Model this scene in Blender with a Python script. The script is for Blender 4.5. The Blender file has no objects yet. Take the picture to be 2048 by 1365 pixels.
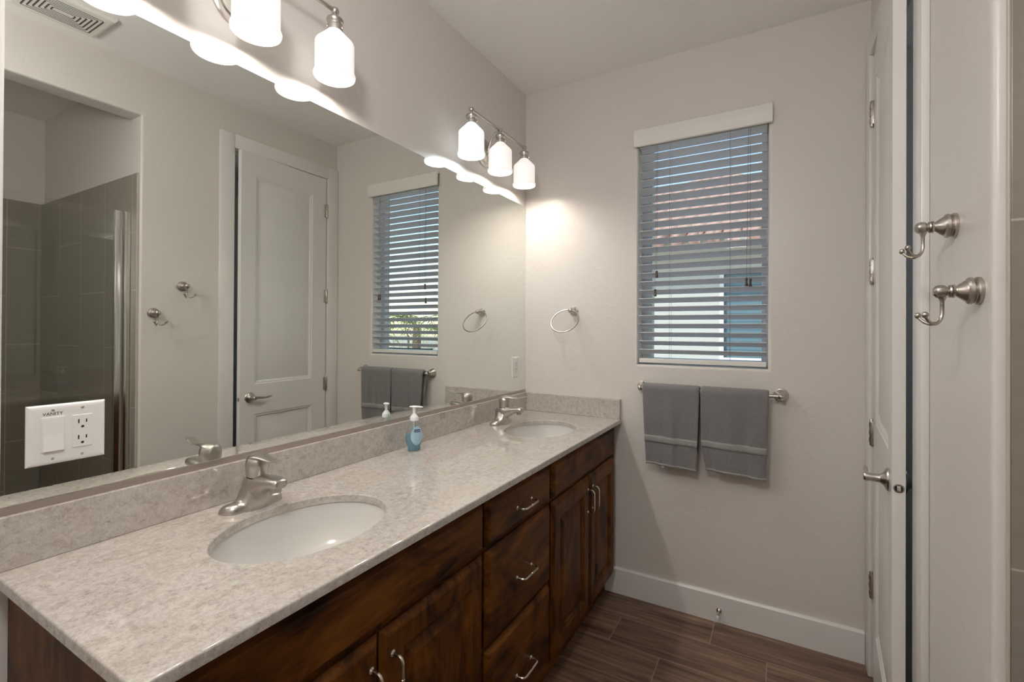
import bpy, bmesh, math, random
from mathutils import Matrix, Vector, Euler
PI = math.pi
random.seed(7)
S = bpy.context.scene
COL = S.collection

# ------------------------------------------------------------------ camera
f_px, W_px = 937.376, 2048.0
CAM = Vector((1.28196, 0.0, 1.36131))
yaw, pit, rol = [math.radians(a) for a in (29.6775, 0.2512, 0.3052)]
fwd = Vector((-math.sin(yaw)*math.cos(pit), math.cos(yaw)*math.cos(pit), math.sin(pit)))
rt = Vector((math.cos(yaw), math.sin(yaw), 0)); up = rt.cross(fwd)
rt2 = rt*math.cos(rol) + up*math.sin(rol); up2 = -rt*math.sin(rol) + up*math.cos(rol)
cam = bpy.data.cameras.new('camera'); cam.sensor_fit = 'HORIZONTAL'; cam.sensor_width = 36
cam.lens = f_px/W_px*36; cam.shift_y = (656.31-682.5)/W_px; cam.clip_start = 0.02; cam.clip_end = 200
co = bpy.data.objects.new('camera', cam); COL.objects.link(co)
M = Matrix((rt2, up2, -fwd)).transposed().to_4x4(); M.translation = CAM
co.matrix_world = M
S.camera = co

# ------------------------------------------------------------------ sky, sun, exposure
world = bpy.data.worlds.new('sky'); S.world = world; world.use_nodes = True
wn = world.node_tree; wn.nodes.clear()
wo = wn.nodes.new('ShaderNodeOutputWorld'); wb = wn.nodes.new('ShaderNodeBackground')
sky = wn.nodes.new('ShaderNodeTexSky'); sky.sky_type = 'NISHITA'; sky.sun_disc = False
sky.sun_elevation = math.radians(48); sky.sun_rotation = math.radians(200)
sky.air_density = 1.2; sky.dust_density = 0.6
wn.links.new(sky.outputs[0], wb.inputs[0]); wb.inputs[1].default_value = 0.20
wn.links.new(wb.outputs[0], wo.inputs[0])
sun = bpy.data.lights.new('sun', 'SUN'); sun.energy = 2.3; sun.angle = 0.009; sun.color = (1, .95, .88)
so = bpy.data.objects.new('sun', sun); COL.objects.link(so)
so.rotation_euler = Vector((-0.25, -0.62, 0.72)).to_track_quat('Z', 'Y').to_euler()
so.location = (0, -4, 8)
S.view_settings.view_transform = 'Standard'; S.view_settings.look = 'None'
S.view_settings.exposure = 0.55; S.view_settings.gamma = 1.0
S.view_settings.use_curve_mapping = False
S.cycles.use_denoising = True
S.cycles.sample_clamp_indirect = 4.0
S.cycles.max_bounces = 14; S.cycles.diffuse_bounces = 7; S.cycles.glossy_bounces = 8
S.cycles.transparent_max_bounces = 16
BULB = 190.0
WARM = (1.0, .90, .80); COOL = (.80, .93, 1.0)
FILL_GLOBE = 46.0  # emission strength of the added fill globe above the camera

# ------------------------------------------------------------------ room measures
D = 2.4005          # back wall
H = 2.7289          # ceiling
W = 1.6082; K = 0.00596   # right wall at back corner, and its slight out-of-square
ZC = 0.9020; XC = 0.5723; Y0 = 0.2827    # counter top, depth, near end
YF = -1.25          # front wall behind the camera
def rwx(y): return W + K*(D-y)
MR = Matrix.Translation((W, D, 0)) @ Matrix.Rotation(math.atan(K), 4, 'Z')   # right wall frame: X outward, Y along, Z up

# ------------------------------------------------------------------ node helpers
class NT:
    def __init__(s, name):
        s.mat = bpy.data.materials.new(name); s.mat.use_nodes = True
        s.t = s.mat.node_tree; s.t.nodes.clear()
        s.out = s.n('ShaderNodeOutputMaterial'); s.p = s.n('ShaderNodeBsdfPrincipled')
        s.l(s.p.outputs[0], s.out.inputs[0])
    def n(s, k, **kw):
        nd = s.t.nodes.new(k)
        for a, v in kw.items(): setattr(nd, a, v)
        return nd
    def l(s, a, b): s.t.links.new(a, b)
    def set(s, sock, v):
        if isinstance(v, (int, float)): sock.default_value = v
        elif isinstance(v, (tuple, list)): sock.default_value = tuple(v) if len(v) == len(sock.default_value) else (*v, 1)
        else: s.l(v, sock)
    def m(s, op, a, b=0.0, c=None):
        nd = s.n('ShaderNodeMath', operation=op); s.set(nd.inputs[0], a); s.set(nd.inputs[1], b)
        if c is not None: s.set(nd.inputs[2], c)
        return nd.outputs[0]
    def obj(s): return s.n('ShaderNodeTexCoord').outputs['Object']
    def geo(s): return s.n('ShaderNodeNewGeometry').outputs['Position']
    def xyz(s, v):
        nd = s.n('ShaderNodeSeparateXYZ'); s.l(v, nd.inputs[0]); return nd.outputs
    def comb(s, x, y, z):
        nd = s.n('ShaderNodeCombineXYZ')
        for i, q in enumerate((x, y, z)): s.set(nd.inputs[i], q)
        return nd.outputs[0]
    def scale(s, v, sc, loc=(0, 0, 0)):
        nd = s.n('ShaderNodeMapping'); s.l(v, nd.inputs[0]); nd.inputs['Scale'].default_value = sc
        if isinstance(loc, tuple): nd.inputs['Location'].default_value = loc
        else: s.l(loc, nd.inputs['Location'])
        return nd.outputs[0]
    def noise(s, v, sc, det=3, rough=.5, dist=0.0):
        nd = s.n('ShaderNodeTexNoise'); s.l(v, nd.inputs['Vector']); nd.inputs['Scale'].default_value = sc
        nd.inputs['Detail'].default_value = det; nd.inputs['Roughness'].default_value = rough
        nd.inputs['Distortion'].default_value = dist
        return nd.outputs[0]
    def ramp(s, f, stops, interp='LINEAR'):
        nd = s.n('ShaderNodeValToRGB'); cr = nd.color_ramp; cr.interpolation = interp
        while len(cr.elements) < len(stops): cr.elements.new(.5)
        for e, (p, c) in zip(cr.elements, stops):
            e.position = p; e.color = (*c, 1) if isinstance(c, (tuple, list)) else (c, c, c, 1)
        s.l(f, nd.inputs[0]); return nd.outputs[0]
    def mix(s, f, a, b, mode='MIX'):
        nd = s.n('ShaderNodeMix', data_type='RGBA', blend_type=mode)
        s.set(nd.inputs[0], f); s.set(nd.inputs[6], a); s.set(nd.inputs[7], b); return nd.outputs[2]
    def bump(s, h, strength=.3, dist=.002):
        nd = s.n('ShaderNodeBump'); s.l(h, nd.inputs['Height']); nd.inputs['Strength'].default_value = strength
        nd.inputs['Distance'].default_value = dist; s.l(nd.outputs[0], s.p.inputs['Normal'])
    def P(s, **kw):
        names = dict(color='Base Color', rough='Roughness', metal='Metallic', spec='Specular IOR Level', ior='IOR',
                     trans='Transmission Weight', emit='Emission Color', emits='Emission Strength', coat='Coat Weight',
                     coatr='Coat Roughness', sheen='Sheen Weight', alpha='Alpha')
        for k, v in kw.items(): s.set(s.p.inputs[names[k]], v)
        return s

def plain(name, col, rough=.5, metal=0.0, **kw): return NT(name).P(color=col, rough=rough, metal=metal, **kw).mat

def paint(name, col, rough=.45, tex=.35):
    t = NT(name); v = t.geo()
    a = t.noise(v, 9, 5, .6); b = t.noise(t.scale(v, (1, 1, 1)), 60, 3, .6)
    blot = t.ramp(t.noise(v, 14, 2, .5, 1.5), [(.48, 0.0), (.62, 1.0)])
    h = t.m('ADD', t.m('MULTIPLY', blot, .5), t.m('ADD', t.m('MULTIPLY', a, .6), t.m('MULTIPLY', b, .25)))
    t.bump(h, tex, .0035)
    t.P(color=col, rough=rough, spec=.45)
    return t.mat

def planks(t, u, v, su, sv, u0, v0, shift, g):
    r = t.m('FLOOR', t.m('DIVIDE', t.m('SUBTRACT', v, v0), sv))
    fv = t.m('FRACT', t.m('DIVIDE', t.m('SUBTRACT', v, v0), sv))
    uu = t.m('ADD', t.m('DIVIDE', t.m('SUBTRACT', u, u0), su), t.m('MULTIPLY', r, shift))
    c = t.m('FLOOR', uu); fu = t.m('FRACT', uu)
    gu = t.m('LESS_THAN', t.m('MULTIPLY', fu, su), g); gv = t.m('LESS_THAN', t.m('MULTIPLY', fv, sv), g)
    return t.m('MAXIMUM', gu, gv), t.comb(r, c, 0)

def floor_mat():
    t = NT('wood_look_plank_tile'); p = t.geo(); x, y, z = t.xyz(p)
    g, pid = planks(t, x, y, .607, .196, .851, 1.808, .36, .0035)
    wn_ = t.n('ShaderNodeTexWhiteNoise'); t.l(pid, wn_.inputs[0]); rnd = wn_.outputs[0]
    off = t.n('ShaderNodeVectorMath', operation='SCALE'); t.l(wn_.outputs[1], off.inputs[0]); off.inputs['Scale'].default_value = 9
    gr = t.noise(t.scale(p, (2.2, 34, 1), off.outputs[0]), 1.6, 6, .62, .6)
    gr2 = t.noise(t.scale(p, (1.1, 12, 1), off.outputs[0]), 1.5, 3, .5, .4)
    f = t.m('ADD', t.m('MULTIPLY', gr, .65), t.m('MULTIPLY', gr2, .35))
    c = t.ramp(f, [(.33, (.045, .023, .014)), (.45, (.140, .080, .052)), (.57, (.235, .146, .099)), (.70, (.38, .262, .188))])
    c = t.mix(t.m('MULTIPLY', rnd, .4), c, (.10, .062, .043))
    c = t.mix(g, c, (.30, .23, .18))
    t.P(color=c, rough=.42, spec=.4); t.bump(t.m('SUBTRACT', gr, t.m('MULTIPLY', g, 2)), .12, .001)
    return t.mat

def tile_mat(axis, u0):
    t = NT('taupe_wall_tile_' + axis); p = t.geo(); x, y, z = t.xyz(p)
    u = x if axis == 'x' else y
    g, pid = planks(t, z, u, .6154, .3214, .943, u0, .5, .004)
    wn_ = t.n('ShaderNodeTexWhiteNoise'); t.l(pid, wn_.inputs[0])
    n = t.noise(t.scale(p, (6, 6, 22)), 2, 4, .6)
    c = t.mix(n, (.22, .192, .16), (.30, .268, .225))
    c = t.mix(t.m('MULTIPLY', wn_.outputs[0], .3), c, (.23, .2, .165))
    c = t.mix(g, c, (.46, .41, .35))
    t.P(color=c, rough=.35); t.bump(t.m('MULTIPLY', g, -1), .5, .001)
    return t.mat

def granite():
    t = NT('cream_speckled_granite'); p = t.geo()
    w = t.noise(p, 6, 4, .6); cl = t.noise(p, 75, 4, .65, .6); fine = t.noise(p, 300, 3, .7)
    st = t.noise(t.scale(p, (1, .45, 1)), 26, 5, .7, 1.6)
    c = t.ramp(t.m('ADD', t.m('MULTIPLY', cl, .45), t.m('ADD', t.m('MULTIPLY', fine, .35), t.m('MULTIPLY', st, .20))),
               [(.36, (.30, .262, .228)), (.44, (.42, .378, .338)), (.52, (.500, .462, .422)), (.62, (.575, .545, .510))])
    c = t.mix(t.ramp(w, [(.42, 0.0), (.66, .30)]), c, (.45, .385, .325))
    f1 = t.ramp(t.noise(t.scale(p, (1, .5, 1)), 120, 3, .65, 1.0), [(.27, 1.0), (.35, 0.0)])
    c = t.mix(t.m('MULTIPLY', f1, .55), c, (.17, .145, .13))
    v = t.ramp(st, [(.33, 1.0), (.40, 0.0)])
    c = t.mix(t.m('MULTIPLY', v, .35), c, (.26, .21, .175))
    b2 = t.ramp(t.noise(p, 34, 4, .75, .4), [(.25, 1.0), (.32, 0.0)])
    c = t.mix(t.m('MULTIPLY', b2, .5), c, (.10, .09, .085))
    t.P(color=c, rough=.05, spec=.6, ior=1.85)
    return t.mat

def alder(name, axis):
    t = NT(name); v = t.obj()
    oi = t.n('ShaderNodeObjectInfo'); r = t.m('MULTIPLY', oi.outputs['Random'], 40)
    off = t.comb(t.m('MULTIPLY', r, 1), t.m('MULTIPLY', r, 1.7), t.m('MULTIPLY', r, .6))
    sc = (7, .7, 7) if axis == 'y' else (7, 7, .7)
    big = t.noise(t.scale(v, (3.4, 1.3, 3.4) if axis == 'y' else (3.4, 3.4, 1.3), off), 1.9, 4, .6, 2.2)
    gr = t.noise(t.scale(v, sc, off), 5, 6, .66, 1.1)
    fine = t.noise(t.scale(v, tuple(q*6 for q in sc), off), 7, 3, .6)
    f = t.m('ADD', t.m('MULTIPLY', gr, .28), t.m('ADD', t.m('MULTIPLY', big, .66), t.m('MULTIPLY', fine, .10)))
    c = t.ramp(f, [(.34, (.006, .0019, .0006)), (.43, (.038, .0112, .0018)), (.54, (.100, .0325, .0042)), (.68, (.185, .0670, .0095))])
    vo = t.n('ShaderNodeTexVoronoi'); t.l(t.scale(v, (5, 2.6, 5) if axis == 'y' else (5, 5, 2.6), off), vo.inputs['Vector'])
    vo.inputs['Scale'].default_value = 1.25; vo.inputs['Randomness'].default_value = 1
    kn = t.ramp(t.m('ADD', vo.outputs['Distance'], t.m('MULTIPLY', t.m('SUBTRACT', gr, .5), .35)), [(.03, .9), (.19, 0.0)])
    c = t.mix(kn, c, (.008, .003, .0015))
    t.P(color=c, rough=.42, spec=.16); t.bump(gr, .06, .001)
    return t.mat

def brushed(name, col=(.56, .53, .49), rough=.30):
    t = NT(name); v = t.obj()
    n = t.noise(t.scale(v, (40, 40, 400)), 3, 2, .5)
    t.P(color=col, metal=1.0, rough=t.m('ADD', rough-.06, t.m('MULTIPLY', n, .12)))
    return t.mat

def terry():
    t = NT('grey_terry_cloth'); v = t.obj(); x, y, z = t.xyz(v)
    n = t.noise(v, 190, 3, .7); n2 = t.noise(v, 40, 3, .5)
    c = t.mix(n, (.135, .129, .130), (.275, .264, .265))
    c = t.mix(t.m('MULTIPLY', n2, .35), c, (.16, .152, .153))
    t.P(color=c, rough=.95, spec=.1, sheen=.25)
    t.bump(t.m('ADD', n, t.m('MULTIPLY', n2, .3)), .8, .004)
    return t.mat
def woven():
    t = NT('grey_woven_band'); v = t.obj(); x, y, z = t.xyz(v)
    w = t.m('SINE', t.m('MULTIPLY', z, 1300)); w2 = t.m('SINE', t.m('MULTIPLY', x, 1500))
    c = t.mix(t.m('MULTIPLY', t.m('ADD', w, 1), .35), (.24, .235, .23), (.34, .33, .322))
    t.P(color=c, rough=.8); t.bump(t.m('ADD', w, t.m('MULTIPLY', w2, .4)), .4, .001)
    return t.mat

def mixshader(name, a_kind, b_kind, fac, acol, bcol, brough=.0):
    t = NT(name); t.t.nodes.remove(t.p)
    a = t.n(a_kind); a.inputs[0].default_value = (*acol, 1); b = t.n(b_kind); b.inputs[0].default_value = (*bcol, 1)
    if 'Roughness' in b.inputs: b.inputs['Roughness'].default_value = brough
    mx = t.n('ShaderNodeMixShader')
    if fac == 'fresnel':
        g = t.n('ShaderNodeNewGeometry'); dt_ = t.n('ShaderNodeVectorMath', operation='DOT_PRODUCT')
        t.l(g.outputs['Incoming'], dt_.inputs[0]); t.l(g.outputs['Normal'], dt_.inputs[1])
        q = t.m('SUBTRACT', 1.0, t.m('ABSOLUTE', dt_.outputs['Value']))
        t.l(t.m('ADD', .04, t.m('MULTIPLY', .96, t.m('POWER', q, 5.0))), mx.inputs[0])
    else: mx.inputs[0].default_value = fac
    t.l(a.outputs[0], mx.inputs[1]); t.l(b.outputs[0], mx.inputs[2]); t.l(mx.outputs[0], t.out.inputs[0])
    return t.mat

def shade_mat(name, col, s):
    t = NT(name); t.P(color=(.82, .81, .79), rough=.35, emit=col, emits=s); return t.mat
def emis(name, col, s):
    t = NT(name); t.P(color=(.9, .9, .9), emit=col, emits=s); return t.mat

MAT = dict(
    wall=paint('greige_wall_paint', (.655, .62, .583), .34, .17), ceil=paint('ceiling_paint', (.86, .84, .815), .6, .18),
    trim=plain('white_semigloss_trim', (.74, .725, .70), .3, spec=.5),
    floor=floor_mat(), tile_x=tile_mat('x', 2.6487-.3214*8), tile_y=tile_mat('y', 0.03),
    granite=granite(), wood_h=alder('dark_alder_wood_horizontal', 'y'), wood_v=alder('dark_alder_wood_vertical', 'z'),
    nickel=brushed('brushed_nickel'), nickel2=brushed('satin_nickel_pull', (.66, .60, .52), .25),
    bronze=brushed('aged_nickel_hardware', (.50, .46, .42), .30), chrome=brushed('bright_shower_aluminium', (.82, .82, .82), .16),
    porcelain=plain('white_porcelain', (.66, .645, .615), .18, spec=.5), terry=terry(), woven=woven(),
    plastic=plain('white_plate_plastic', (.78, .765, .74), .28), dark=plain('dark_slot', (.01, .01, .01), .6),
    black=plain('black_lettering', (.012, .012, .014), .5), screw=plain('nickel_screw', (.7, .68, .65), .3, .8),
    blind=plain('pale_faux_wood_blind', (.59, .60, .62), .42), valance=plain('cream_valance', (.76, .745, .70), .4),
    cord=plain('grey_blind_cord', (.16, .155, .15), .8), tassel=plain('dark_wood_tassel', (.06, .032, .018), .45),
    vinyl=plain('window_vinyl', (.50, .54, .56), .4), channel=brushed('mirror_channel', (.52, .46, .42), .38),
    red=plain('red_dot', (.4, .02, .02), .4), blue=plain('blue_dot', (.02, .04, .3), .4),
    glass=mixshader('clear_shower_glass', 'ShaderNodeBsdfTransparent', 'ShaderNodeBsdfGlossy', 'fresnel', (.965, .975, .965), (1, 1, 1), 0.0),
    pane=mixshader('window_glass', 'ShaderNodeBsdfTransparent', 'ShaderNodeBsdfGlossy', .003, (.95, .97, .96), (1, 1, 1), 0.0),
    mirror=plain('silvered_mirror', (.865, .885, .845), 0.0, 1.0),
    stucco=paint('pale_stucco', (.52, .53, .49), .9, .6), ground=plain('dry_ground', (.50, .44, .37), .9),
)

# ------------------------------------------------------------------ mesh helpers
WM = {}
def tag(o, label=None, cat=None, group=None, kind=None):
    if label: o['label'] = label
    if cat: o['category'] = cat
    if group: o['group'] = group
    if kind: o['kind'] = kind
    return o
def thing(name, loc, label, cat, group=None):
    o = bpy.data.objects.new(name, None); COL.objects.link(o); o.location = loc; o.empty_display_size = .05
    WM[o] = Matrix.Translation(loc); return tag(o, label, cat, group)
def obj(name, bm, mat, parent=None, smooth=30, world=True, origin=None):
    if parent is not None:
        if world: bm.transform(WM[parent].inverted())
    elif origin is not None: bm.transform(Matrix.Translation(-Vector(origin)))
    bmesh.ops.recalc_face_normals(bm, faces=bm.faces)
    me = bpy.data.meshes.new(name); bm.to_mesh(me); bm.free()
    me.materials.append(mat if not isinstance(mat, str) else MAT[mat])
    if smooth:
        me.shade_smooth(); me.set_sharp_from_angle(angle=math.radians(smooth))
    o = bpy.data.objects.new(name, me); COL.objects.link(o)
    if parent is not None: o.parent = parent; WM[o] = WM[parent]
    else:
        if origin is not None: o.location = origin
        WM[o] = Matrix.Translation(origin or (0, 0, 0))
    return o
def struct(name, bm, mat, parent=None, smooth=30):
    o = obj(name, bm, mat, parent, smooth)
    if parent is None: o['kind'] = 'structure'
    return o
def dup(root, loc, label=None, group=None):
    r = root.copy(); COL.objects.link(r); r.location = loc; WM[r] = Matrix.Translation(loc)
    if label: r['label'] = label
    if group: r['group'] = group
    for ch in root.children:
        c = ch.copy(); COL.objects.link(c); c.parent = r
        for g in ch.children:
            d = g.copy(); COL.objects.link(d); d.parent = c
    return r
def BM(): return bmesh.new()
def box(bm, x0, x1, y0, y1, z0, z1, bev=0.0, seg=2):
    r = bmesh.ops.create_cube(bm, size=1.0); vs = r['verts']
    bmesh.ops.scale(bm, vec=(abs(x1-x0), abs(y1-y0), abs(z1-z0)), verts=vs)
    bmesh.ops.translate(bm, vec=((x0+x1)/2, (y0+y1)/2, (z0+z1)/2), verts=vs)
    if bev:
        es = list({e for v in vs for e in v.link_edges})
        bmesh.ops.bevel(bm, geom=es, offset=bev, segments=seg, profile=.5, affect='EDGES')
    return bm
def frame_z(d):
    d = Vector(d).normalized(); q = d.to_track_quat('Z', 'Y'); return q.to_matrix()
def lathe(bm, prof, base=(0, 0, 0), axis=(0, 0, 1), seg=32, cap=True):
    R = frame_z(axis); base = Vector(base); rings = []
    for r, h in prof:
        rings.append([bm.verts.new(base + R @ Vector((r*math.cos(2*PI*i/seg), r*math.sin(2*PI*i/seg), h))) for i in range(seg)])
    for a, b in zip(rings, rings[1:]):
        for i in range(seg):
            j = (i+1) % seg; bm.faces.new((a[i], a[j], b[j], b[i]))
    if cap:
        if prof[0][0] > 1e-6: bm.faces.new(rings[0][::-1])
        if prof[-1][0] > 1e-6: bm.faces.new(rings[-1])
    return bm
def tube(bm, pts, r, seg=12, cap=True, closed=False):
    pts = [Vector(p) for p in pts]; n = len(pts); rs = r if isinstance(r, (list, tuple)) else [r]*n
    T = []
    for i in range(n):
        a = pts[(i-1) % n] if closed or i > 0 else pts[0]; b = pts[(i+1) % n] if closed or i < n-1 else pts[-1]
        T.append((b-a).normalized())
    nrm = T[0].orthogonal().normalized(); rings = []
    for i in range(n):
        nrm = (nrm - T[i]*nrm.dot(T[i])).normalized(); bi = T[i].cross(nrm)
        rings.append([bm.verts.new(pts[i] + (nrm*math.cos(2*PI*k/seg) + bi*math.sin(2*PI*k/seg))*rs[i]) for k in range(seg)])
    m = n if closed else n-1
    for i in range(m):
        a, b = rings[i], rings[(i+1) % n]
        for k in range(seg):
            j = (k+1) % seg; bm.faces.new((a[k], a[j], b[j], b[k]))
    if cap and not closed: bm.faces.new(rings[0][::-1]); bm.faces.new(rings[-1])
    return bm
def ball(bm, c, r, seg=20):
    res = bmesh.ops.create_uvsphere(bm, u_segments=seg, v_segments=seg//2, radius=r)
    bmesh.ops.translate(bm, vec=c, verts=res['verts']); return bm
def loft(bm, rings, cap=True, closed_ring=True):
    R = [[bm.verts.new(p) for p in r] for r in rings]; n = len(R[0])
    for a, b in zip(R, R[1:]):
        for i in range(n if closed_ring else n-1):
            j = (i+1) % n; bm.faces.new((a[i], a[j], b[j], b[i]))
    if cap: bm.faces.new(R[0][::-1]); bm.faces.new(R[-1])
    return bm
def prism(bm, pts, axis, a, b):
    """polygon pts in the two other axes, extruded along axis from a to b"""
    def V(p, w):
        return {'x': (w, p[0], p[1]), 'y': (p[0], w, p[1]), 'z': (p[0], p[1], w)}[axis]
    A = [bm.verts.new(V(p, a)) for p in pts]; B = [bm.verts.new(V(p, b)) for p in pts]
    n = len(pts); bm.faces.new(A[::-1]); bm.faces.new(B)
    for i in range(n):
        j = (i+1) % n; bm.faces.new((A[i], A[j], B[j], B[i]))
    return bm
def bez(p0, p1, p2, p3, n=10):
    out = []
    for i in range(n+1):
        t = i/n; u = 1-t
        out.append(Vector(p0)*u**3 + 3*Vector(p1)*u*u*t + 3*Vector(p2)*u*t*t + Vector(p3)*t**3)
    return out
def text(name, s, size, M, mat, parent, depth=.0004):
    cu = bpy.data.curves.new(name, 'FONT'); cu.body = s; cu.size = size; cu.extrude = depth; cu.align_x = 'CENTER'; cu.align_y = 'CENTER'
    tmp = bpy.data.objects.new(name, cu); COL.objects.link(tmp)
    dg = bpy.context.evaluated_depsgraph_get(); me = bpy.data.meshes.new_from_object(tmp.evaluated_get(dg))
    bpy.data.objects.remove(tmp)
    bm = BM(); bm.from_mesh(me); bm.transform(M); bpy.data.meshes.remove(me)
    return obj(name, bm, mat, parent, smooth=0)
def wallgrid(u0, u1, v0, v1, holes, w0, w1, to, bev=0.0, bevholes=None):
    rounded = (bevholes or holes) if bev else []
    holes = [(h[0]-bev, h[1]+bev, h[2]-(bev if h[2] > v0+1e-9 else 0), h[3]+bev) if h in rounded else h for h in holes]
    us = sorted({u0, u1, *[h[0] for h in holes], *[h[1] for h in holes]}); vs = sorted({v0, v1, *[h[2] for h in holes], *[h[3] for h in holes]})
    bm = BM(); cache = {}
    def V(u, v, w):
        k = (u, v, w)
        if k not in cache: cache[k] = bm.verts.new(to(u, v, w))
        return cache[k]
    def hole(i, j):
        if i < 0 or j < 0 or i >= len(us)-1 or j >= len(vs)-1: return True
        cu, cv = (us[i]+us[i+1])/2, (vs[j]+vs[j+1])/2
        return any(h[0] < cu < h[1] and h[2] < cv < h[3] for h in holes)
    for i in range(len(us)-1):
        for j in range(len(vs)-1):
            if hole(i, j): continue
            a, b, c, d = us[i], us[i+1], vs[j], vs[j+1]
            bm.faces.new([V(*q, w0) for q in ((a, c), (b, c), (b, d), (a, d))])
            bm.faces.new([V(*q, w1) for q in ((a, d), (b, d), (b, c), (a, c))])
            for ni, nj, p, q in ((i-1, j, (a, c), (a, d)), (i+1, j, (b, c), (b, d)), (i, j-1, (a, c), (b, c)), (i, j+1, (a, d), (b, d))):
                if hole(ni, nj): bm.faces.new([V(*p, w0), V(*q, w0), V(*q, w1), V(*p, w1)])
    for h in rounded:
        flo = h[2] <= v0+1e-9
        prof = [(bev*(1-math.sin(PI/2*k/6)), w0 + bev*(1-math.cos(PI/2*k/6))) for k in range(7)] + [(0, w1), (bev, w1)]
        rings = []
        for i_, w in prof:
            p = [(h[0]-i_, h[2]-(0 if flo else i_)), (h[1]+i_, h[2]-(0 if flo else i_)), (h[1]+i_, h[3]+i_), (h[0]-i_, h[3]+i_)]
            if flo: p = [p[1], p[2], p[3], p[0]]
            rings.append([bm.verts.new(to(*q, w)) for q in p])
        for r1, r2 in zip(rings, rings[1:]):
            for k in range(3 if flo else 4): bm.faces.new((r1[k], r1[(k+1) % 4], r2[(k+1) % 4], r2[k]))
    if rounded: bmesh.ops.remove_doubles(bm, verts=bm.verts, dist=1e-5)
    return bm

MAT['tiletrim'] = plain('tan_tile_edge', (.46, .42, .36), .4)
# ================================================================== ROOM SHELL
XR = 3.12
struct('floor', box(BM(), -.15, XR, YF-.15, D+.16, -.12, 0), 'floor', smooth=0)
struct('ceiling', box(BM(), -.15, XR, YF-.15, D+.16, H, H+.12), 'ceil', smooth=0)
struct('wall_left', box(BM(), -.15, 0, YF-.15, D+.16, 0, H), 'wall', smooth=0)
WIN = (.6530, 1.2385, 1.1900, 2.350)
bmw = wallgrid(0, XR, 0, H, [WIN, (1.85, 2.50, 1.3, 2.6)], D, D+.16, lambda u, v, w: (u, w, v), .014, [WIN])
struct('wall_back', bmw, 'wall', smooth=40)
DOOR = (1.637, 2.309); SH = (-.12, 1.1633)
def RW(u, v, w): return MR @ Vector((w, u-D, v))
bmr = wallgrid(YF-.15, D, 0, H, [(DOOR[0], DOOR[1], 0, 2.457), (SH[0], SH[1], 0, 2.47)], 0, .11, RW, .013, [(SH[0], SH[1], 0, 2.47)])
struct('wall_right', bmr, 'wall', smooth=40)
struct('wall_front', box(BM(), 0, XR, YF-.15, YF, 0, H), 'wall', smooth=0)
# shower alcove behind the right wall
def rbox(x0, x1, y0, y1, z0, z1, bev=0.0):   # box in the right wall's frame, y given in room terms
    b = box(BM(), x0, x1, y0-D, y1-D, z0, z1, bev); b.transform(MR); return b
struct('wall_shower_side', rbox(.112, 1.36, 1.164, 1.281, 0, H), 'wall', smooth=0)
struct('wall_shower_back', box(BM(), 2.97, XR, YF, D, 0, H), 'wall', smooth=0)
struct('wall_shower_front', rbox(.112, 1.36, -.24, -.122, 0, H), 'wall', smooth=0)
struct('wall_shower_side_tile', box(BM(), 1.6372, 2.97, 1.154, 1.1625, .0, 2.172, .002), 'tile_x', smooth=0)
struct('wall_shower_back_tile', box(BM(), 2.96, 2.9699, -.12, 1.154, .0, 2.172), 'tile_y', smooth=0)
struct('trim_shower_tile_edge', box(BM(), 1.6332, 1.6370, 1.153, 1.1628, 0, 2.172, .001), MAT['tiletrim'], smooth=0)
struct('floor_shower_curb', rbox(.02, .112, SH[0], 1.151, 0.0, .10, .004), 'tile_y', smooth=0)

# baseboards
struct('baseboard_back', prism(BM(), [(D-.015, 0), (D, 0), (D, .1317), (D-.009, .1317), (D-.015, .124)], 'x', .49, W-.019), 'trim', smooth=0)
bmb = BM(); prism(bmb, [(-.015, 0), (0, 0), (0, .1317), (-.009, .1317), (-.015, .124)], 'y', 1.19-D, 1.550-D); bmb.transform(MR)
struct('baseboard_right', bmb, 'trim', smooth=0)

# ------------------------------------------------------------------ window in the back wall
wx0, wx1, wz0, wz1 = WIN
yw = D+.095
wf = BM()
fw_ = .052
for a in ((wx0, wx0+fw_, wz0, wz1), (wx1-fw_*.55, wx1, wz0, wz1)):
    box(wf, a[0], a[1], yw, yw+.05, a[2], a[3], .003)
box(wf, wx0+fw_, wx1-fw_*.55, yw, yw+.05, wz0, wz0+.03, .003); box(wf, wx0+fw_, wx1-fw_*.55, yw, yw+.05, wz1-.03, wz1, .003)
w1 = struct('window_1', wf, 'vinyl')
pb = box(BM(), wx0+fw_-.004, wx1-fw_*.55+.004, yw+.022, yw+.028, wz0+.026, wz1-.026)
obj('glass_pane', pb, 'pane', w1, smooth=0)

# ------------------------------------------------------------------ door, casing and hinges in the right wall
def ry(y): return y-D
def rbm(): return BM()
cs = BM()
yc0, yc1, ztop = 1.5521, D-.002, 2.5429
box(cs, -.018, 0, ry(yc0), ry(1.6354), 0, ztop, .003); box(cs, -.018, 0, ry(2.3130), ry(yc1), 0, ztop, .003)
box(cs, -.018, 0, ry(1.6354), ry(2.3130), 2.458, ztop, .003)
cs.transform(MR); struct('trim_door_casing', cs, 'trim')
jb = BM()
box(jb, -.001, .115, ry(1.6375), ry(1.6450), 0, 2.457); box(jb, -.001, .115, ry(2.3080), ry(2.3088), 0, 2.457)
box(jb, -.001, .115, ry(1.6450), ry(2.3080), 2.451, 2.457)
box(jb, .042, .056, ry(1.6450), ry(1.656), 0, 2.451); box(jb, .042, .056, ry(2.297), ry(2.3080), 0, 2.451); box(jb, .042, .056, ry(1.656), ry(2.297), 2.438, 2.451)
jb.transform(MR); struct('trim_door_jamb', jb, 'trim', smooth=0)
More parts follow.
